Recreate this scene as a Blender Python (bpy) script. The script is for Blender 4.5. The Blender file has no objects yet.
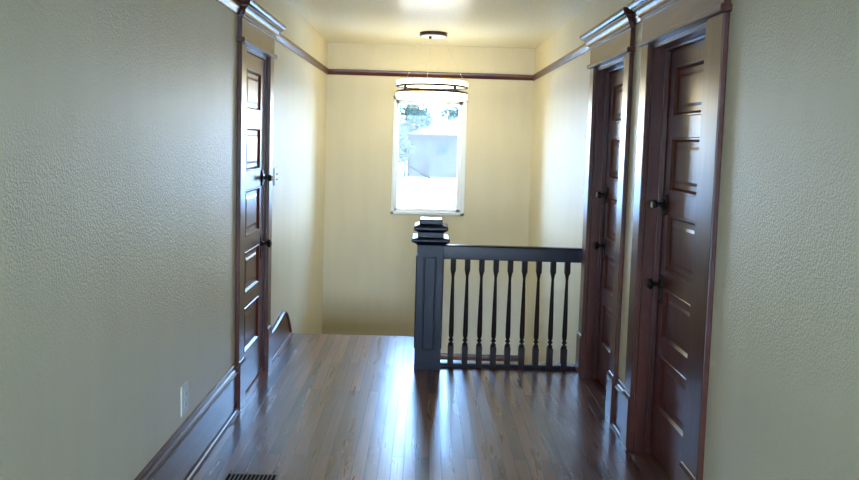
import bpy, bmesh, math, random
from mathutils import Vector, Matrix
random.seed(7)
SC = bpy.context.scene
COL = SC.collection
PI = math.pi

# ------------------------------------------------------------------ layout
XL, XR = -1.067, 1.141            # hallway wall faces
YB, YF = 7.512, -4.4              # stairwell back wall, wall behind the viewer
ZC = 2.603                        # ceiling
YRAIL = 4.88                      # railing centre line
YVOID = 5.03                      # floor edge under the railing
YSTAIR = 5.61                     # top step edge on the left
XVOID = 0.06
ZL = -0.96                        # stair landing
ZG = -2.6                         # ground outside

# ------------------------------------------------------------------ materials
def s2l(c):
    return tuple((x/12.92 if x <= .04045 else ((x+.055)/1.055)**2.4) for x in (v/255 for v in c)) + (1,)

class NT:
    def __init__(self, name):
        self.m = bpy.data.materials.new(name); self.m.use_nodes = True
        self.t = self.m.node_tree; self.t.nodes.clear()
        self.out = self.n('ShaderNodeOutputMaterial')
    def n(self, typ, **kw):
        nd = self.t.nodes.new(typ)
        for k, v in kw.items():
            if k.startswith('_'): setattr(nd, k[1:], v)
            else:
                key = k.replace('__', ' ')
                nd.inputs[key].default_value = v
        return nd
    def l(self, a, ao, b, bi): self.t.links.new(a.outputs[ao], b.inputs[bi])
    def coord(self, scale, out='Object', rot=(0, 0, 0)):
        tc = self.n('ShaderNodeTexCoord'); mp = self.n('ShaderNodeMapping')
        mp.inputs['Scale'].default_value = scale; mp.inputs['Rotation'].default_value = rot
        self.l(tc, out, mp, 'Vector'); return mp
    def ramp(self, src, so, stops):
        r = self.n('ShaderNodeValToRGB'); self.l(src, so, r, 'Fac')
        e = r.color_ramp.elements
        while len(e) < len(stops): e.new(.5)
        for i, (p, c) in enumerate(stops):
            e[i].position = p; e[i].color = c if len(c) == 4 else (*c, 1)
        return r
    def mix(self, a, b, fac=None, blend='MIX', f=.5):
        x = self.n('ShaderNodeMix', _data_type='RGBA', _blend_type=blend)
        x.inputs[0].default_value = f
        for src, idx in ((a, 6), (b, 7)):
            if isinstance(src, tuple) and hasattr(src[0], 'outputs'): self.t.links.new(src[0].outputs[src[1]], x.inputs[idx])
            else: x.inputs[idx].default_value = src
        if fac: self.t.links.new(fac[0].outputs[fac[1]], x.inputs[0])
        return x          # result output index 2

def plain(name, rgb, rough=.5, spec=.5, metal=0., bump=0., bscale=200, coat=0.):
    t = NT(name); p = t.n('ShaderNodeBsdfPrincipled')
    c = s2l(rgb)
    mp = t.coord((1, 1, 1)); nz = t.n('ShaderNodeTexNoise', Scale=bscale, Detail=3.)
    t.l(mp, 'Vector', nz, 'Vector')
    r = t.ramp(nz, 'Fac', [(.3, tuple(v*.93 for v in c[:3])), (.7, tuple(min(1, v*1.05) for v in c[:3]))])
    t.l(r, 'Color', p, 'Base Color')
    p.inputs['Roughness'].default_value = rough; p.inputs['Specular IOR Level'].default_value = spec
    p.inputs['Metallic'].default_value = metal; p.inputs['Coat Weight'].default_value = coat
    p.inputs['Coat Roughness'].default_value = .12
    if bump:
        b = t.n('ShaderNodeBump', Strength=bump, Distance=.002); t.l(nz, 'Fac', b, 'Height'); t.l(b, 'Normal', p, 'Normal')
    t.l(p, 'BSDF', t.out, 'Surface'); return t.m

def plaster(name, rgb, rough=.42, spec=.5, bump=.35, scale=95):
    """semi-gloss wall paint over orange-peel plaster, faint vertical wipe streaks"""
    t = NT(name); p = t.n('ShaderNodeBsdfPrincipled'); c = s2l(rgb)[:3]
    mp = t.coord((1, 1, 1)); nz = t.n('ShaderNodeTexNoise', Scale=scale, Detail=2., Roughness=.5)
    t.l(mp, 'Vector', nz, 'Vector')
    big = t.n('ShaderNodeTexNoise', Scale=1.6, Detail=3.); t.l(mp, 'Vector', big, 'Vector')
    ms = t.coord((5, 5, .7)); st = t.n('ShaderNodeTexNoise', Scale=1.5, Detail=4.); t.l(ms, 'Vector', st, 'Vector')
    r = t.ramp(st, 'Fac', [(.25, tuple(v*.955 for v in c)), (.75, tuple(min(1, v*1.02) for v in c))])
    r2 = t.ramp(big, 'Fac', [(.3, (.95, .95, .95)), (.7, (1, 1, 1))])
    x = t.mix((r, 'Color'), (r2, 'Color'), blend='MULTIPLY', f=1.); t.l(x, 2, p, 'Base Color')
    rr = t.ramp(st, 'Fac', [(.3, (rough-.02,)*3), (.7, (rough+.02,)*3)]); t.l(rr, 'Color', p, 'Roughness')
    p.inputs['Specular IOR Level'].default_value = spec
    hr = t.ramp(nz, 'Fac', [(.38, (0, 0, 0)), (.62, (1, 1, 1))])
    b = t.n('ShaderNodeBump', Strength=bump, Distance=.0035); t.l(hr, 'Color', b, 'Height'); t.l(b, 'Normal', p, 'Normal')
    t.l(p, 'BSDF', t.out, 'Surface'); return t.m

def wood(name, dark, light, axis='z', rough=.30, spec=.65, coat=.2, coat_rough=.22):
    t = NT(name); p = t.n('ShaderNodeBsdfPrincipled')
    sc = {'z': (14, 14, 1.1), 'y': (14, 1.1, 14), 'x': (1.1, 14, 14)}[axis]
    mp = t.coord(sc); nz = t.n('ShaderNodeTexNoise', Scale=2.2, Detail=6., Roughness=.62, Distortion=.5)
    t.l(mp, 'Vector', nz, 'Vector')
    r = t.ramp(nz, 'Fac', [(.28, s2l(dark)), (.72, s2l(light))]); t.l(r, 'Color', p, 'Base Color')
    p.inputs['Roughness'].default_value = rough; p.inputs['Specular IOR Level'].default_value = spec
    p.inputs['Coat Weight'].default_value = coat; p.inputs['Coat Roughness'].default_value = coat_rough
    m2 = t.coord((1, 1, 1)); n2 = t.n('ShaderNodeTexNoise', Scale=30., Detail=3.); t.l(m2, 'Vector', n2, 'Vector')
    b = t.n('ShaderNodeBump', Strength=.03, Distance=.002); t.l(n2, 'Fac', b, 'Height'); t.l(b, 'Normal', p, 'Normal')
    t.l(b, 'Normal', p, 'Coat Normal')
    t.l(p, 'BSDF', t.out, 'Surface'); return t.m

def floor_mat():
    """narrow varnished strip boards running down the hall, worn varnish"""
    t = NT('strip_oak_floor'); p = t.n('ShaderNodeBsdfPrincipled')
    mp = t.coord((1, 1, 1), rot=(0, 0, PI/2))
    br = t.n('ShaderNodeTexBrick', Scale=1., Mortar__Size=.0028, Mortar__Smooth=.2, Bias=0., Brick__Width=1.45, Row__Height=.062)
    br.offset = .37; br.offset_frequency = 2
    br.inputs['Color1'].default_value = (0, 0, 0, 1); br.inputs['Color2'].default_value = (1, 1, 1, 1); br.inputs['Mortar'].default_value = (0, 0, 0, 1)
    t.l(mp, 'Vector', br, 'Vector')
    tone = t.ramp(br, 'Color', [(0, s2l((72, 41, 32))), (.5, s2l((104, 64, 49))), (1, s2l((138, 94, 75)))])
    mg = t.coord((26, 1.3, 26)); gn = t.n('ShaderNodeTexNoise', Scale=2., Detail=6., Roughness=.65); t.l(mg, 'Vector', gn, 'Vector')
    gr = t.ramp(gn, 'Fac', [(.3, (.62, .6, .58)), (.7, (1.12, 1.1, 1.08))])
    c1 = t.mix((tone, 'Color'), (gr, 'Color'), blend='MULTIPLY', f=1.)
    # worn pale scuffs along the boards
    ms = t.coord((95, 2.6, 95)); sn = t.n('ShaderNodeTexNoise', Scale=1.6, Detail=5., Roughness=.75); t.l(ms, 'Vector', sn, 'Vector')
    sm = t.ramp(sn, 'Fac', [(.60, (0, 0, 0)), (.70, (1, 1, 1))])
    mb = t.coord((1.1, .5, 1)); bn = t.n('ShaderNodeTexNoise', Scale=1.5, Detail=2.); t.l(mb, 'Vector', bn, 'Vector')
    bmk = t.ramp(bn, 'Fac', [(.42, (0, 0, 0)), (.6, (.75, .75, .75))])
    wear = t.mix((sm, 'Color'), (bmk, 'Color'), blend='MULTIPLY', f=1.)
    c2 = t.mix((c1, 2), s2l((168, 140, 118)), fac=(wear, 2))
    seam = t.ramp(br, 'Fac', [(0, (1, 1, 1)), (1, (.42, .38, .36))])
    c3 = t.mix((c2, 2), (seam, 'Color'), blend='MULTIPLY', f=1.)
    t.l(c3, 2, p, 'Base Color')
    mr = t.coord((9, .8, 9)); rn = t.n('ShaderNodeTexNoise', Scale=2., Detail=4.); t.l(mr, 'Vector', rn, 'Vector')
    rr = t.ramp(rn, 'Fac', [(.3, (.24,)*3), (.7, (.40,)*3)]); t.l(rr, 'Color', p, 'Roughness')
    p.inputs['Specular IOR Level'].default_value = .85
    p.inputs['Coat Weight'].default_value = .6; p.inputs['Coat Roughness'].default_value = .22
    # every board lies at a slightly different cupped angle
    ht = t.mix((br, 'Color'), (gn, 'Fac'), f=.35)
    b = t.n('ShaderNodeBump', Strength=.2, Distance=.003); t.l(ht, 2, b, 'Height')
    b2 = t.n('ShaderNodeBump', Strength=.5, Distance=.002, _invert=True); t.l(br, 'Fac', b2, 'Height'); t.l(b, 'Normal', b2, 'Normal')
    t.l(b2, 'Normal', p, 'Normal'); t.l(b2, 'Normal', p, 'Coat Normal')
    t.l(p, 'BSDF', t.out, 'Surface'); return t.m

def glow(name, rgb, strength, base=(245, 243, 238)):
    t = NT(name); p = t.n('ShaderNodeBsdfPrincipled')
    p.inputs['Base Color'].default_value = s2l(base); p.inputs['Roughness'].default_value = .4
    p.inputs['Emission Color'].default_value = (*rgb, 1); p.inputs['Emission Strength'].default_value = strength
    t.l(p, 'BSDF', t.out, 'Surface'); return t.m

def pane_mat():
    t = NT('clear_pane'); tr = t.n('ShaderNodeBsdfTransparent'); gl = t.n('ShaderNodeBsdfGlossy', Roughness=.02)
    tr.inputs['Color'].default_value = (.93, .97, .98, 1)
    fr = t.n('ShaderNodeFresnel', IOR=1.25); mx = t.n('ShaderNodeMixShader')
    t.l(fr, 'Fac', mx, 'Fac'); t.l(tr, 'BSDF', mx, 1); t.l(gl, 'BSDF', mx, 2); t.l(mx, 'Shader', t.out, 'Surface'); return t.m

WALL = plaster('cream_semi_gloss_plaster', (235, 225, 194), rough=.38, spec=.55, bump=.42, scale=135)
CEIL = plain('cream_semi_gloss_ceiling', (243, 238, 214), .24, .5, bump=.04, bscale=40)
FLOOR = floor_mat()
DK, LT = (56, 25, 20), (102, 50, 37)
WZ = wood('mahogany_upright_grain', DK, LT, 'z'); WY = wood('mahogany_long_grain', DK, LT, 'y'); WX = wood('mahogany_cross_grain', DK, LT, 'x')
WD = wood('red_mahogany_door_grain', (70, 27, 21), (120, 54, 40), 'z')
RZ = wood('dark_stained_blue_reflection_upright', (15, 14, 26), (24, 22, 38), 'z', rough=.3, spec=.2, coat=.0)  # dark newel wood; blue of reflected sky is put into the colour
RB = wood('dark_stained_turned_grain', (24, 15, 16), (44, 28, 27), 'z', rough=.45, spec=.15, coat=.0)
RX = wood('dark_stained_blue_reflection_cross', (15, 14, 26), (24, 22, 38), 'x', rough=.3, spec=.2, coat=.0)  # handrail: dark stain with the same bluish reflected daylight painted in
BLACK = plain('blackened_metal', (30, 27, 27), .35, .5, .6)
BRASS = plain('worn_brass', (176, 160, 130), .3, .5, .9)
WHITE = plain('white_plastic', (232, 232, 228), .35)
VINYL = plain('white_window_vinyl', (240, 243, 243), .3)
PANE = pane_mat()
RING = glow('warm_white_diffuser', (1, .86, .52), 11.0)
BRONZE = plain('dark_bronze_metal', (62, 46, 40), .35, .5, .5)
CABLE = plain('pale_cable', (214, 200, 176), .4)
VENT = plain('brown_painted_register', (122, 108, 98), .35, .5, .4)
VOIDM = plain('dark_duct', (8, 8, 9), .8, .1)

# ------------------------------------------------------------------ mesh helpers
ORG = {}
def obj(name, bm, mat, parent=None, origin=None, smooth=False, bevel=0.):
    """link bm (built in world coordinates) as one mesh object with its origin at `origin`"""
    if origin is None:
        xs = [v.co for v in bm.verts]
        lo = Vector((min(c.x for c in xs), min(c.y for c in xs), min(c.z for c in xs)))
        hi = Vector((max(c.x for c in xs), max(c.y for c in xs), max(c.z for c in xs)))
        origin = Vector(((lo.x+hi.x)/2, (lo.y+hi.y)/2, lo.z))
    origin = Vector(origin)
    bmesh.ops.recalc_face_normals(bm, faces=bm.faces)
    for v in bm.verts: v.co -= origin
    me = bpy.data.meshes.new(name); bm.to_mesh(me); bm.free()
    me.materials.append(mat)
    o = bpy.data.objects.new(name, me); COL.objects.link(o)
    ORG[o.name] = origin
    if parent: o.parent = parent; o.location = origin - ORG[parent.name]
    else: o.location = origin
    if smooth:
        for f in me.polygons: f.use_smooth = True
        md = o.modifiers.new('edges', 'EDGE_SPLIT'); md.split_angle = math.radians(30)
    if bevel:
        md = o.modifiers.new('bevel', 'BEVEL'); md.width = bevel; md.segments = 2; md.limit_method = 'ANGLE'; md.angle_limit = math.radians(40)
    return o
def root(name, origin):
    o = bpy.data.objects.new(name, None); COL.objects.link(o); o.location = origin; o.empty_display_size = .1
    ORG[o.name] = Vector(origin); return o
def tag(o, label, cat, group=None, kind=None):
    o['label'] = label; o['category'] = cat
    if group: o['group'] = group
    if kind: o['kind'] = kind
    return o
def box(bm, x0, x1, y0, y1, z0, z1):
    vs = [bm.verts.new((x, y, z)) for z in (z0, z1) for y in (y0, y1) for x in (x0, x1)]
    for f in ((0, 2, 3, 1), (4, 5, 7, 6), (0, 1, 5, 4), (2, 6, 7, 3), (0, 4, 6, 2), (1, 3, 7, 5)):
        bm.faces.new([vs[i] for i in f])
    return bm
def B(*boxes):
    bm = bmesh.new()
    for b in boxes: box(bm, *b)
    return bm
def loft(rings, cap=True, bm=None):
    bm = bm or bmesh.new()
    R = [[bm.verts.new(p) for p in r] for r in rings]
    n = len(R[0])
    for a, b in zip(R, R[1:]):
        for i in range(n): bm.faces.new((a[i], a[(i+1) % n], b[(i+1) % n], b[i]))
    if cap: bm.faces.new(R[0][::-1]); bm.faces.new(R[-1])
    return bm
def lathe(prof, c, axis='z', seg=24, bm=None):
    """prof: (radius, along); axis z, +x or -x through c"""
    rings = []
    for r, h in prof:
        ring = []
        for i in range(seg):
            a = 2*PI*i/seg; u, v = r*math.cos(a), r*math.sin(a)
            if axis == 'z': ring.append((c[0]+u, c[1]+v, c[2]+h))
            elif axis == 'x': ring.append((c[0]+h, c[1]+u, c[2]+v))
            else: ring.append((c[0]-h, c[1]+u, c[2]+v))
        rings.append(ring)
    return loft(rings, True, bm)
def square(prof, c, bm=None):
    return loft([[(c[0]-h, c[1]-h, z), (c[0]+h, c[1]-h, z), (c[0]+h, c[1]+h, z), (c[0]-h, c[1]+h, z)] for h, z in prof], True, bm)
def tube(p, q, r, seg=8, bm=None):
    p, q = Vector(p), Vector(q); d = (q-p).normalized()
    u = d.orthogonal().normalized(); w = d.cross(u)
    return loft([[tuple(c + r*(math.cos(2*PI*i/seg)*u + math.sin(2*PI*i/seg)*w)) for i in range(seg)] for c in (p, q)], True, bm)
def sweep_y(prof, xw, sgn, y0, y1, bm=None):
    """profile (projection, z) run along Y on wall face xw; sgn +1 = room is towards +X"""
    return loft([[(xw+sgn*p, y, z) for p, z in prof] for y in (y0, y1)], True, bm)
def returned(prof, xw, sgn, y0, y1, base=0., bm=None):
    """moulding that also returns round both ends: profile (projection, z) from bottom to top"""
    bm = bm or bmesh.new(); rings = []
    for p, z in prof:
        e = p-base
        rings.append([(xw, y0-e, z), (xw+sgn*p, y0-e, z), (xw+sgn*p, y1+e, z), (xw, y1+e, z)])
    return loft(rings, True, bm)

# ------------------------------------------------------------------ shell
# openings: left door, right doors
DL = (4.085, 4.70); D1 = (2.855, 3.59); D2 = (4.02, 4.74); ZO = 2.115
TH = .20
def side_wall(name, x0, x1, opens, label):
    bm = bmesh.new(); y = YF-.2
    for a, b in sorted(opens):
        box(bm, x0, x1, y, a, ZG+.05, ZC); box(bm, x0, x1, a, b, ZO, ZC); box(bm, x0, x1, a, b, ZG+.05, -.01); y = b
    box(bm, x0, x1, y, YB+.2, ZG+.05, ZC)
    return tag(obj(name, bm, WALL, origin=((x0+x1)/2, 3, 0)), label, 'wall', kind='structure')
side_wall('wall_left', XL-TH, XL, [DL], 'long textured cream wall on the left with one panelled door')
side_wall('wall_right', XR, XR+TH, [D1, D2], 'textured cream wall on the right with two panelled doors')
WX0, WX1, WZ0, WZ1 = -.352, .437, .800, 2.062         # back window opening
tag(obj('wall_back', B((XL-TH, WX0, YB, YB+.18, ZG+.05, ZC), (WX1, XR+TH, YB, YB+.18, ZG+.05, ZC),
    (WX0, WX1, YB, YB+.18, ZG+.05, WZ0), (WX0, WX1, YB, YB+.18, WZ1, ZC)), WALL, origin=(0, YB, 0)),
    'pale yellow end wall of the stairwell around the window', 'wall', kind='structure')
RWX0, RWX1, RWZ0, RWZ1 = -.93, 1.0, .10, 2.36          # unseen window behind the viewer, enlarged to let in more daylight
tag(obj('wall_front', B((XL, RWX0, YF-.18, YF, -.1, ZC), (RWX1, XR, YF-.18, YF, -.1, ZC),
    (RWX0, RWX1, YF-.18, YF, -.1, RWZ0), (RWX0, RWX1, YF-.18, YF, RWZ1, ZC)), WALL, origin=(0, YF, 0)),
    'cream end wall of the hall behind the viewer around a wide window', 'wall', kind='structure')
tag(obj('ceiling', B((XL-TH, XR+TH, YF-.2, YB+.2, ZC, ZC+.15)), CEIL, origin=(0, 3, ZC)),
    'smooth glossy cream ceiling over hall and stairwell', 'ceiling', kind='structure')
bm = bmesh.new()
pts = [(XL-.15, YF-.1), (XR+.15, YF-.1), (XR+.15, YVOID), (XVOID, YVOID), (XVOID, YSTAIR), (XL, YSTAIR), (XL, YVOID), (XL-.15, YVOID)]
loft([[(x, y, -.30) for x, y in pts], [(x, y, 0) for x, y in pts]], True, bm)
tag(obj('floor', bm, FLOOR, origin=(0, 0, 0)), 'worn dark brown strip wood floor of the hall with glossy varnish', 'floor', kind='structure')
tag(obj('floor_lower', B((XL, XR, YVOID-2.5, YB, ZG+.02, ZG+.06)), FLOOR, origin=(0, 6, ZG+.04)), 'strip wood floor of the storey below the stairs', 'floor', kind='structure')

# stairs: five treads down to a landing along the back wall, then a flight back under the hall
st = root('staircase', (0, 6.3, ZL)); tag(st, 'wooden stairs dropping away from the left floor edge to a landing', 'stairs', kind='structure')
for i in range(4):
    z = -.192*(i+1); y = YSTAIR+.25*i
    obj('tread', B((XL, XVOID, y, y+.27, z-.03, z)), WX, st, bevel=.004)
    obj('riser', B((XL, XVOID, y+.002, y+.018, z, z+.19-.03*(i > 0))), WX, st)
obj('landing', B((XL, XR, YSTAIR+1.0, YB, ZL-.06, ZL)), FLOOR, st)
obj('riser', B((XL, XVOID, YSTAIR+1.0, YSTAIR+1.018, ZL, ZL+.16)), WX, st)
for i in range(6):
    z = ZL-.19*(i+1); y = YSTAIR+1.0-.25*i
    obj('tread', B((XVOID+.05, XR, y-.27, y, z-.03, z)), WX, st, bevel=.004)
    obj('riser', B((XVOID+.05, XR, y-.018, y-.002, z, z+.16)), WX, st)
obj('stringer', B((XVOID-.02, XVOID+.04, YSTAIR, YSTAIR+1.0, ZL-.3, -.30)), WY, st)

# ------------------------------------------------------------------ window units
def window(name, x0, x1, y0, y1, z0, z1, label, l, r, tp, bt):
    w = root(name, ((x0+x1)/2, y0, z0)); tag(w, label, 'window', kind='structure')
    obj('window_frame', B((x0, x0+l*.5, y0, y1, z0, z1), (x1-r*.5, x1, y0, y1, z0, z1), (x0, x1, y0, y1, z0, z0+bt*.5), (x0, x1, y0, y1, z1-tp*.5, z1)), VINYL, w, bevel=.004)
    a, b, c, d = x0+l*.5, x1-r*.5, z0+bt*.5, z1-tp*.5; ys = y0+.045
    obj('sash', B((a, a+l*.5, ys, ys+.04, c, d), (b-r*.5, b, ys, ys+.04, c, d), (a, b, ys, ys+.04, c, c+bt*.5), (a, b, ys, ys+.04, d-tp*.5, d)), VINYL, w, bevel=.004)
    obj('pane', B((a+l*.5-.003, b-r*.5+.003, ys+.017, ys+.023, c+bt*.5-.003, d-tp*.5+.003)), PANE, w)
    return w
w1 = window('window_1', WX0, WX1, YB-.012, YB+.11, WZ0, WZ1, 'tall white framed stairwell window with a bright view of a house', .062, .088, .075, .062)
w2 = window('window_2', RWX0, RWX1, YF-.12, YF-.01, RWZ0, RWZ1, 'unseen wide white framed window behind the viewer, sized for its daylight', .08, .08, .08, .08)

# ------------------------------------------------------------------ door surrounds, doors
RAILP = [(0, 2.268), (.012, 2.268), (.016, 2.280), (.026, 2.292), (.030, 2.306), (.030, 2.318), (.022, 2.325), (0, 2.325)]
def surround(name, xw, sgn, op, outer, label, depth):
    """wide casings on plinth blocks, ledge, frieze board and returned crown"""
    o0, o1 = outer; a, b = op
    r = root(name, (xw, (a+b)/2, 0)); tag(r, label, 'door trim', kind='structure')
    P = .026
    def X(p0, p1): return tuple(sorted((xw+sgn*p0, xw+sgn*p1)))
    for y0, y1 in ((o0, a), (b, o1)):
        bm = sweep_y([(0, 0), (P, 0), (P, 1), (0, 1)], xw, sgn, 0, 1); bm.free()
        obj('casing', B((*X(0, P), y0, y1, .27, 2.12)), WZ, r, bevel=.005)
        bm = returned([(.036, 0), (.036, .268), (.030, .285), (.026, .288)], xw, sgn, y0, y1, .036)
        obj('plinth_block', bm, WZ, r)
    obj('ledge', returned([(.030, 2.119), (.040, 2.121), (.044, 2.125), (.045, 2.135), (.044, 2.144), (.040, 2.148), (.030, 2.150)], xw, sgn, o0, o1, .030), WY, r, smooth=True)
    obj('frieze_board', B((*X(0, P), o0, o1, 2.148, 2.262)), WY, r)
    obj('crown', returned([(.030, 2.255), (.035, 2.257), (.036, 2.271), (.041, 2.274), (.046, 2.276), (.047, 2.284), (.051, 2.294), (.058, 2.303), (.066, 2.309), (.068, 2.310), (.069, 2.318), (.076, 2.320), (.083, 2.326), (.087, 2.333), (.088, 2.334), (.090, 2.335), (.090, 2.350), (.086, 2.353), (.0, 2.354)], xw, sgn, o0, o1, .026), WY, r, smooth=True)
    jx = X(0.0, -depth)
    for y0, y1 in ((a, a+.018), (b-.018, b)): obj('jamb', B((*jx, y0, y1, 0, ZO)), WZ, r)
    obj('head_jamb', B((*jx, a, b, ZO-.018, ZO)), WY, r)
    return r
def door(name, xf, sgn, op, label, dead, knob, yk):
    """five-panel door; xf = its face, sgn towards the hall"""
    a, b = op[0]+.021, op[1]-.021; T = .036; H = ZO-.024; ym = (a+b)/2
    def X(p0, p1): return tuple(sorted((xf+sgn*p0, xf+sgn*p1)))
    z0 = .012; st = .105 if sgn > 0 else .082
    zs = [(.262, .545), (.632, .890), (.980, 1.270), (1.380, 1.650), (1.750, 2.000)]
    bm = B((*X(-T, 0), a, a+st, z0, H), (*X(-T, 0), b-st, b, z0, H))
    edges = [z0] + [z for p in zs for z in p] + [H]
    for i in range(0, len(edges), 2): box(bm, *X(-T, 0), a+st, b-st, edges[i], edges[i+1])
    d = obj(name, bm, WD, origin=(xf, ym, 0)); tag(d, label, 'door', kind='structure')
    for c, e in zs:
        y0, y1 = a+st, b-st
        def ring(i, p): return [(xf+sgn*p, y0+i, c+i), (xf+sgn*p, y1-i, c+i), (xf+sgn*p, y1-i, e-i), (xf+sgn*p, y0+i, e-i)]
        bm = loft([ring(-.004, -T+.004), ring(-.004, -.004), ring(.004, .003), ring(.010, .003), ring(.022, -.010), ring(.045, -.010), ring(.06, -.006)])
        obj('panel', bm, WD, d)
    ax = 'x' if sgn > 0 else '-x'
    # upper lock: broad rose with a round knob; lower: knob on a slender neck
    k = obj('deadbolt', lathe([(.034, -.004), (.034, .006), (.028, .014), (.012, .016), (.010, .040), (.019, .044), (.022, .054), (.018, .064), (.006, .067)], (xf, yk, dead), ax), BLACK, d, smooth=True); k['label'] = 'dark upper lock knob'
    obj('thumb_turn', B((*X(.064, .074), yk-.005, yk+.005, dead-.016, dead+.016)), BRASS, k, bevel=.002)
    obj('lock_plate', B((*X(-.002, .010), yk-.026, yk+.026, dead-.052, dead+.052)), BLACK, d, bevel=.006)
    obj('escutcheon', B((*X(-.002, .005), yk-.022, yk+.022, knob-.10, knob+.05)), BLACK, d, bevel=.003)
    k2 = obj('doorknob', lathe([(.020, .004), (.016, .012), (.009, .016), (.009, .038), (.018, .042), (.027, .050), (.028, .058), (.022, .067), (.008, .071)], (xf, yk, knob), ax), BLACK, d, smooth=True); k2['label'] = 'dark round door knob'
    obj('keyhole', lathe([(.006, .004), (.006, .007)], (xf, yk, knob-.07), ax, 12), BRASS, d)
    for z in (.28, 1.86):
        yh = a if abs(yk-a) > abs(yk-b) else b
        obj('hinge', lathe([(.006, -.05), (.006, .05)], (xf+sgn*.004, yh, z), 'z', 12), BLACK, d)
    return d
surround('trim_1', XL, 1, DL, (3.97, 4.805), 'dark wood casing and crowned head around the left door', .16)
surround('trim_2', XR, -1, D1, (2.685, 3.70), 'dark wood casing and crowned head around the nearer right door', .19)
surround('trim_3', XR, -1, D2, (3.91, 4.85), 'dark wood casing and crowned head around the right door beside the railing', .19)
door('door_1', XL-.008, 1, DL, 'five-panel dark wood door in the left wall', 1.322, .885, 4.632)
door('door_2', XR+.085, -1, D1, 'five-panel reddish wood door recessed in the right wall, nearer the viewer', 1.31, .90, 3.532)
door('door_3', XR+.085, -1, D2, 'five-panel reddish wood door recessed in the right wall next to the railing', 1.27, .925, 4.670)
for n, op in (('trim_2', D1), ('trim_3', D2)):        # stops and thresholds of the recessed doors
    r = bpy.data.objects[n]; xs = XR+.085
    for y0, y1 in ((op[0]+.018, op[0]+.030), (op[1]-.030, op[1]-.018)): obj('door_stop', B((xs-.028, xs-.002, y0, y1, 0, ZO-.018)), WZ, r, bevel=.003)
    obj('door_stop', B((xs-.028, xs-.002, op[0]+.018, op[1]-.018, ZO-.032, ZO-.018)), WY, r, bevel=.003)
    obj('threshold', returned([(.03, 0), (.03, .004), (.018, .010)], xs+.035, -1, op[0]+.02, op[1]-.02, .03), WY, r)

# ------------------------------------------------------------------ picture rails, baseboards
def multi(name, prof, xw, sgn, spans, mat, label):
    bm = bmesh.new()
    for a, b in spans: sweep_y(prof, xw, sgn, a, b, bm)
    return tag(obj(name, bm, mat, origin=(xw, spans[0][0], 0), smooth=True), label, 'picture rail', kind='structure')
multi('trim_4', RAILP, XL, 1, [(YF, 3.97), (4.805, YB)], WY, 'dark wood picture rail high along the left wall')
multi('trim_5', RAILP, XR, -1, [(YF, 2.685), (3.70, 3.91), (4.85, YB)], WY, 'dark wood picture rail high along the right wall')
bm = loft([[(x, YB-p, z) for p, z in RAILP] for x in (XL, XR)])
tag(obj('trim_6', bm, WX, origin=(0, YB, 0), smooth=True), 'dark wood picture rail across the end wall above the window', 'picture rail', kind='structure')

BODY = [(0, 0), (.016, 0), (.016, .222), (0, .222)]
CAPP = [(0, .220), (.018, .220), (.024, .226), (.026, .236), (.020, .244), (.020, .254), (.013, .262), (.012, .278), (.006, .286), (0, .286)]
SHOE = [(.014, 0), (.034, 0), (.033, .008), (.028, .016), (.020, .021), (.014, .022)]
def baseboard(name, xw, sgn, spans, label):
    r = root(name, (xw, spans[0][1], 0)); tag(r, label, 'baseboard', kind='structure')
    for a, b in spans:
        obj('board', sweep_y(BODY, xw, sgn, a, b), WY, r)
        obj('cap_moulding', sweep_y(CAPP, xw, sgn, a, b), WY, r, smooth=True)
        obj('shoe_moulding', sweep_y(SHOE, xw, sgn, a, b), WY, r, smooth=True)
    return r
bl = baseboard('baseboard_left', XL, 1, [(YF, 3.97)], 'tall dark wood baseboard along the left wall')
br_ = baseboard('baseboard_right', XR, -1, [(YF, 2.685), (3.70, 3.91)], 'tall dark wood baseboard pieces between the right doors')
# past the left door the board humps up and then curves down the stairs
ext = root('trim_7', (XL, 5.2, 0)); tag(ext, 'short dark baseboard past the left door curving down at the stair head', 'baseboard', kind='structure')
top = [(4.812, .215)]
for i in range(25):
    u = i/24; y = 4.90+.42*u; top.append((y, .218+.034*(u*u*(3-2*u))))
for i in range(1, 26):
    u = i/25; y = 5.32+.36*u; top.append((y, .252-.37*u**2.0*(1.25-.25*u)))
top += [(5.80, -.22), (6.6, -.79)]
bm = bmesh.new()
for (y0, z0), (y1, z1) in zip(top, top[1:]):
    loft([[(XL+p, y0, z0+d) for p, d in ((0, -.02), (.016, -.02))] + [(XL+.016, y0, min(0, z0-.2)), (XL, y0, min(0, z0-.2))],
          [(XL+p, y1, z1+d) for p, d in ((0, -.02), (.016, -.02))] + [(XL+.016, y1, min(0, z1-.2)), (XL, y1, min(0, z1-.2))]], True, bm)
obj('board', bm, WY, ext)
rings = []
for i, (y, z) in enumerate(top):
    p, q = top[max(0, i-1)], top[min(len(top)-1, i+1)]
    d = Vector((q[0]-p[0], q[1]-p[1])).normalized(); nrm = Vector((-d.y, d.x))
    rings.append([(XL+pp, y+nrm.x*h, z+nrm.y*h) for pp, h in ((0, -.026), (.020, -.026), (.028, -.014), (.028, -.004), (.018, .004), (0, .006))])
obj('cap_moulding', loft(rings), WY, ext, smooth=True)
obj('shoe_moulding', sweep_y(SHOE, XL, 1, 4.812, YSTAIR-.02), WY, ext, smooth=True)
# landing baseboard along the end wall
lb = root('baseboard_back', (0, YB, ZL)); tag(lb, 'dark baseboard along the landing seen through the balusters', 'baseboard', kind='structure')
for nm, pr in (('board', BODY), ('cap_moulding', CAPP), ('shoe_moulding', SHOE)):
    obj(nm, loft([[(x, YB-p, ZL+z*.85) for p, z in pr] for x in (XL, XR)]), WX, lb)

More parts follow.
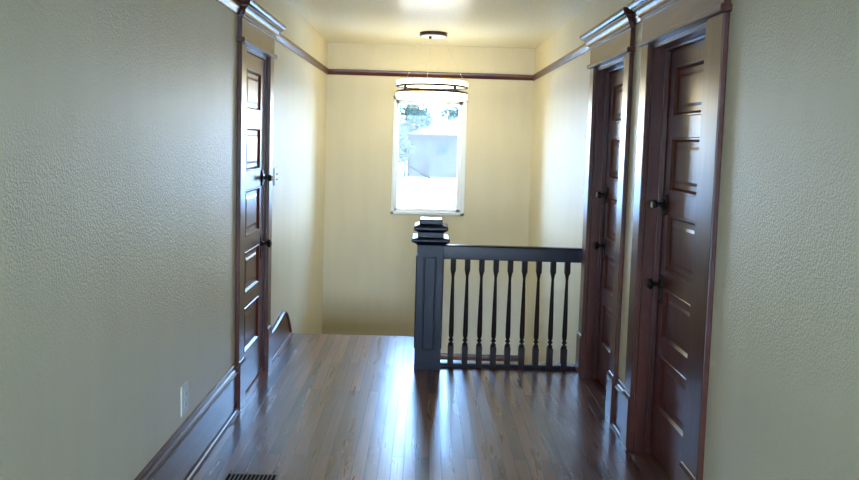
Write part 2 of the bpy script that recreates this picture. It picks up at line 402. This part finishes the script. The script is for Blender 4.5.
# ------------------------------------------------------------------ railing
rail = root('stair_railing', (.6, YRAIL, 0)); tag(rail, 'dark stained stair railing with square newel post and turned balusters', 'railing')
NX = .056; hw = .0915
nb = bmesh.new()
nz0, nz1, pw = .14, .80, .045
square([(hw, 0), (hw, .880), (hw+.006, .884), (hw+.016, .892), (.124, .902), (.132, .908), (.132, .922), (.124, .928),
        (hw-.002, .932), (hw-.002, .968), (.100, .974), (.114, .984), (.118, .990), (.118, 1.004), (.112, 1.010), (.080, 1.022), (.078, 1.026), (.078, 1.052), (.074, 1.056)], (NX, YRAIL), nb)
newel = obj('newel_post', nb, RZ, rail, origin=(NX, YRAIL, 0), bevel=.003)
for sx, sy in ((0, -1), (1, 0), (-1, 0), (0, 1)):      # framed panel on each face
    def P(u, z, d):
        return (NX+u, YRAIL+sy*(hw+d), z) if sy else (NX+sx*(hw+d), YRAIL+u, z)
    def rg(i, d): return [P(-pw+i, nz0+i, d), P(pw-i, nz0+i, d), P(pw-i, nz1-i, d), P(-pw+i, nz1-i, d)]
    obj('panel_moulding', loft([rg(0, -.004), rg(0, .002), rg(.003, .006), rg(.008, .006), rg(.013, .001), rg(.013, -.004)], False), RZ, newel)
def rail_ring(x): return [(x, YRAIL+u, z) for u, z in ((-.030, .776), (-.034, .780), (-.034, .852), (-.032, .866), (-.024, .874), (0, .877), (.024, .874), (.032, .866), (.034, .852), (.034, .780), (.030, .776))]
obj('handrail', loft([rail_ring(NX+hw-.002), rail_ring(XR)]), RX, rail, smooth=True)
obj('bottom_rail', B((NX+hw, XR, YRAIL-.016, YRAIL+.016, 0, .028)), RX, rail, bevel=.003)
def baluster(x):
    bm = bmesh.new(); c = (x, YRAIL)
    square([(.0205, .002), (.0205, .150), (.0175, .156)], c, bm)
    square([(.0175, .690), (.0185, .700), (.0185, .788)], c, bm)
    lathe([(.017, .154), (.019, .162), (.019, .170), (.011, .176), (.010, .184), (.017, .190), (.018, .197), (.012, .204), (.011, .210), (.0165, .222), (.0178, .250),
           (.0172, .300), (.0150, .430), (.0118, .560), (.0095, .636), (.0100, .650), (.0130, .668), (.0165, .684), (.0175, .694)], (x, YRAIL, 0), 'z', 20, bm)
    return bm
b0 = obj('baluster', baluster(.221), RB, rail, origin=(.221, YRAIL, 0), smooth=True)
for i in range(1, 9):
    c = b0.copy(); COL.objects.link(c); c.parent = rail
    c.location = Vector((.221+.1007*i, YRAIL, 0)) - ORG['stair_railing']

# ------------------------------------------------------------------ pendant
PX, PY = .047, 6.63
pend = root('pendant_light', (PX, PY, 2.0)); tag(pend, 'round double ring pendant light glowing in front of the stairwell window', 'pendant light')
can = obj('ceiling_canopy', lathe([(.122, -.034), (.130, -.030), (.130, 0)], (PX, PY, ZC), 'z', 40), BRONZE, pend, smooth=True)
obj('canopy_plate', lathe([(.112, -.037), (.118, -.034)], (PX, PY, ZC), 'z', 40), WHITE, can)
obj('cord_grip', lathe([(.012, -.060), (.014, -.045), (.014, -.036)], (PX-.03, PY-.04, ZC), 'z', 12), BRONZE, can)
def ring(r0, r1, z0, z1, seg=72):
    bm = bmesh.new(); bv = min(.006, (z1-z0)*.3, (r1-r0)*.3)
    prof = [(r0+bv, z0), (r1-bv, z0), (r1, z0+bv), (r1, z1-bv), (r1-bv, z1), (r0+bv, z1), (r0, z1-bv), (r0, z0+bv)]
    R = [[bm.verts.new((PX+r*math.cos(2*PI*i/seg), PY+r*math.sin(2*PI*i/seg), z)) for r, z in prof] for i in range(seg)]
    for i in range(seg):
        a, b = R[i], R[(i+1) % seg]
        for j in range(8): bm.faces.new((a[j], a[(j+1) % 8], b[(j+1) % 8], b[j]))
    return bm
for z0, z1, f0, f1 in ((2.113, 2.150, 2.092, 2.113), (1.988, 2.037, 2.037, 2.057)):
    d = obj('diffuser_ring', ring(.306, .334, z0, z1), RING, pend, origin=(PX, PY, z0), smooth=True); d['label'] = 'glowing white ring'
    obj('metal_band', ring(.304, .336, f0, f1), BRONZE, pend, origin=(PX, PY, f0), smooth=True)
for k in range(4):
    a = math.radians(40+90*k); cx, cy = PX+.318*math.cos(a), PY+.318*math.sin(a)
    obj('bracket', B((cx-.014, cx+.014, cy-.008, cy+.008, 2.055, 2.094)), BRONZE, pend, bevel=.002)
for deg in (100, 220, 340):
    a = math.radians(deg)
    obj('suspension_cable', tube((PX+.318*math.cos(a), PY+.318*math.sin(a), 2.14), (PX+.09*math.cos(a), PY+.09*math.sin(a), ZC-.034), .0014, 8), CABLE, pend)

# ------------------------------------------------------------------ small wall and floor fittings
o = root('wall_outlet', (XL, 3.14, .39)); tag(o, 'white outlet cover plate on the left wall above the baseboard', 'outlet')
yo, zo = 3.125, .392
obj('cover_plate', returned([(.0, zo-.070), (.004, zo-.070), (.006, zo-.066), (.006, zo+.066), (.004, zo+.070), (.0, zo+.070)], XL, 1, yo-.044, yo+.044, .006), WHITE, o)
for dz in (-.024, .024):
    r = obj('receptacle', lathe([(.016, .004), (.016, .0085), (.014, .0095)], (XL, yo, zo+dz), 'x', 20), WHITE, o)
    obj('slot', B((XL+.009, XL+.0098, yo-.007, yo-.005, zo+dz-.004, zo+dz+.006), (XL+.009, XL+.0098, yo+.005, yo+.007, zo+dz-.004, zo+dz+.006)), VOIDM, r)
s = root('light_switch', (XL, 5.0, 1.30)); tag(s, 'pale switch plate on the left wall just past the door', 'light switch')
obj('switch_plate', returned([(0, 1.25), (.005, 1.25), (.007, 1.254), (.007, 1.366), (.005, 1.37), (0, 1.37)], XL, 1, 4.960, 5.060, .007), WHITE, s)
for dz in (-.02, .02): obj('switch_button', lathe([(.007, .005), (.007, .016), (.005, .018)], (XL, 5.012, 1.31+dz), 'x', 14), WHITE, s)

v = root('floor_vent', (-.765, 3.12, 0)); tag(v, 'slotted metal heating register set flush in the floor', 'floor vent')
vx0, vx1, vy0, vy1 = -.905, -.638, 3.02, 3.222
obj('register_frame', B((vx0, vx0+.02, vy0, vy1, 0, .005), (vx1-.02, vx1, vy0, vy1, 0, .005), (vx0+.02, vx1-.02, vy0, vy0+.018, 0, .005), (vx0+.02, vx1-.02, vy1-.012, vy1, 0, .005)), VENT, v, bevel=.0015)
obj('duct_opening', B((vx0+.02, vx1-.02, vy0+.018, vy1-.012, 0, .0008)), VOIDM, v)
n = 12; stp = (vx1-vx0-.04)/n
for i in range(1, n):
    x = vx0+.02+stp*i
    obj('grille_fin', B((x-.0028, x+.0028, vy0+.018, vy1-.012, .0008, .0045)), VENT, v)

# ------------------------------------------------------------------ outside the window
GR = plain('pale_concrete', (190, 192, 190), .9, .2, bscale=3)
STUC = plain('pale_stucco', (55, 52, 51), .9, .0, bscale=2)
ROOF = plain('pale_roof_shingle', (80, 76, 72), .9, .0, bscale=3)
FASC = plain('painted_fascia', (38, 35, 33), .8, .0)
HGL = plain('reflective_house_glass', (24, 42, 40), .8, .0)
LEAF = plain('pale_green_leaves', (62, 68, 54), .7, .1, bscale=1.5)
BARK = plain('grey_bark', (20, 19, 18), .9, .0, bscale=9)
tag(obj('ground', B((-120, 120, -60, 200, ZG-.2, ZG)), GR, origin=(0, 60, ZG)), 'bright pale paved ground outside the window', 'ground', kind='structure')
HY = 80.0
h = root('neighbour_house', (6, HY, ZG)); tag(h, 'pale stucco house with a broad low roof beyond the stairwell window', 'house')
hx0, hx1, hz1 = -2.0, 14.0, 2.25
ww = (1.35, 2.65, -.05, 1.15)
obj('house_wall', B((hx0, ww[0], HY, HY+.3, ZG, hz1), (ww[1], hx1, HY, HY+.3, ZG, hz1), (ww[0], ww[1], HY, HY+.3, ZG, ww[2]), (ww[0], ww[1], HY, HY+.3, ww[3], hz1),
    (hx0, hx0+.3, HY, HY+9, ZG, hz1), (hx1-.3, hx1, HY, HY+9, ZG, hz1), (hx0, hx1, HY+8.7, HY+9, ZG, hz1)), STUC, h)
hw_ = obj('house_window', B((ww[0], ww[0]+.1, HY-.06, HY+.1, ww[2], ww[3]), (ww[1]-.1, ww[1], HY-.06, HY+.1, ww[2], ww[3]), (ww[0], ww[1], HY-.06, HY+.1, ww[2], ww[2]+.1), (ww[0], ww[1], HY-.06, HY+.1, ww[3]-.1, ww[3])), FASC, h)
obj('pane', B((ww[0]+.1, ww[1]-.1, HY, HY+.05, ww[2]+.1, ww[3]-.1)), HGL, hw_)
bm = bmesh.new()                                    # hip roof with overhang
e = .55
A = [(hx0-e, HY-e, hz1-.05), (hx1+e, HY-e, hz1-.05), (hx1+e, HY+9+e, hz1-.05), (hx0-e, HY+9+e, hz1-.05)]
vs = [bm.verts.new(p) for p in A] + [bm.verts.new((hx0+5.5, HY+4.5, hz1+2.1)), bm.verts.new((hx1-5.5, HY+4.5, hz1+2.1))]
for f in ((0, 1, 5, 4), (1, 2, 5), (2, 3, 4, 5), (3, 0, 4), (3, 2, 1, 0)): bm.faces.new([vs[i] for i in f])
obj('roof', bm, ROOF, h)
obj('fascia', B((hx0-e, hx1+e, HY-e-.06, HY-e, hz1-.32, hz1)), FASC, h)
obj('house_door', B((-.5, .5, HY-.05, HY+.02, ZG, ZG+2.3)), FASC, h)
tag(obj('ramp_handrail', tube((-2.3, HY-3, -.9), (.65, HY-3, ZG+.02), .10, 8, tube((-2.2, HY-3, ZG), (-2.2, HY-3, -.95), .07)), BARK, origin=(-2.2, HY-3, ZG)), 'dark slanting handrail in front of the pale house', 'handrail')
def tree(x, y, hgt, w, label):
    r = root('broadleaf_tree', (x, y, ZG)); tag(r, label, 'tree', 'trees around the house outside')
    bm = bmesh.new()
    lathe([(.28, 0), (.2, hgt*.3), (.12, hgt*.55), (.05, hgt*.8)], (x, y, ZG), 'z', 10, bm)
    for k in range(6):
        a = k*1.05; tube((x, y, ZG+hgt*(.3+.05*k)), (x+w*.6*math.cos(a), y+w*.6*math.sin(a), ZG+hgt*(.55+.06*k)), .06, 6, bm)
    obj('trunk', bm, BARK, r)
    bm = bmesh.new(); cl = []
    for k in range(44):
        a = random.uniform(0, 2*PI); rr = w*random.random()**.5; zz = random.uniform(.34, .95)
        sc = math.sin(PI*min(1, max(0, (zz-.2)/.85)))**.6
        cl.append((x+rr*sc*math.cos(a), y+rr*sc*math.sin(a), ZG+hgt*zz))
    for c in cl:
        for k in range(90):
            d = Vector((random.gauss(0, 1), random.gauss(0, 1), random.gauss(0, 1))).normalized()*w*.34*random.random()**.4
            p = Vector(c)+d; s_ = random.uniform(.2, .36)
            u = Vector((random.gauss(0, 1), random.gauss(0, 1), random.gauss(0, 1))).normalized(); q = u.orthogonal().normalized()
            bm.faces.new([bm.verts.new(p+u*s_), bm.verts.new(p+q*s_*.5), bm.verts.new(p-u*s_), bm.verts.new(p-q*s_*.5)])
    obj('foliage', bm, LEAF, r)
tree(-3.2, 74, 6.4, 1.7, 'leafy tree standing left of the pale house')
tree(-1.5, 97, 9.2, 3.0, 'tall tree behind the left end of the house roof')
tree(6.0, 110, 10.4, 3.8, 'tall tree behind the rising part of the house roof')

# ------------------------------------------------------------------ light
w = bpy.data.worlds.new('sky'); SC.world = w; w.use_nodes = True
nt = w.node_tree; nt.nodes.clear()
out = nt.nodes.new('ShaderNodeOutputWorld'); bg = nt.nodes.new('ShaderNodeBackground'); tc = nt.nodes.new('ShaderNodeTexCoord')
sp = nt.nodes.new('ShaderNodeSeparateXYZ'); rp = nt.nodes.new('ShaderNodeValToRGB')
nt.links.new(tc.outputs['Generated'], sp.inputs[0]); nt.links.new(sp.outputs['Z'], rp.inputs['Fac'])
rp.color_ramp.elements[0].position = 0.0; rp.color_ramp.elements[0].color = (.76, .87, 1.0, 1)
rp.color_ramp.elements[1].position = .7; rp.color_ramp.elements[1].color = (.22, .44, .90, 1)
ek = rp.color_ramp.elements.new(.28); ek.color = (.27, .50, .90, 1)
nt.links.new(rp.outputs['Color'], bg.inputs['Color']); bg.inputs['Strength'].default_value = 26.0
nt.links.new(bg.outputs[0], out.inputs['Surface'])
for nm, x0, x1, z0, z1, y, rot in (('portal_back', WX0, WX1, WZ0, WZ1, YB+.16, (-PI/2, 0, 0)), ('portal_front', RWX0, RWX1, RWZ0, RWZ1, YF-.16, (PI/2, 0, 0))):
    L = bpy.data.lights.new(nm, 'AREA'); L.shape = 'RECTANGLE'; L.size = x1-x0; L.size_y = z1-z0; L.cycles.is_portal = True
    o = bpy.data.objects.new(nm, L); COL.objects.link(o); o.location = ((x0+x1)/2, y, (z0+z1)/2); o.rotation_euler = rot

# ------------------------------------------------------------------ camera
pitch, yaw, roll = -.0705, .0078, .0292
F = Vector((math.sin(yaw)*math.cos(pitch), math.cos(yaw)*math.cos(pitch), math.sin(pitch)))
r0 = F.cross(Vector((0, 0, 1))).normalized(); u0 = r0.cross(F)
r = math.cos(roll)*r0+math.sin(roll)*u0; u = -math.sin(roll)*r0+math.cos(roll)*u0
M = Matrix((r, u, -F)).transposed().to_4x4(); M.translation = (0, 0, 1.6)
cam = bpy.data.cameras.new('camera'); co = bpy.data.objects.new('camera', cam); COL.objects.link(co); co.matrix_world = M
cam.sensor_width = 36; cam.lens = 36*700/859; cam.shift_y = -(240-189.93)/859; cam.clip_start = .05; cam.clip_end = 500
SC.camera = co
SC.view_settings.view_transform = 'Standard'; SC.view_settings.look = 'None'; SC.view_settings.gamma = 1; SC.view_settings.use_curve_mapping = False
SC.view_settings.exposure = 0.48
SC.cycles.max_bounces = 14; SC.cycles.diffuse_bounces = 8; SC.cycles.glossy_bounces = 6; SC.cycles.transparent_max_bounces = 12
SC.cycles.sample_clamp_indirect = 8
SC.cycles.use_denoising = True
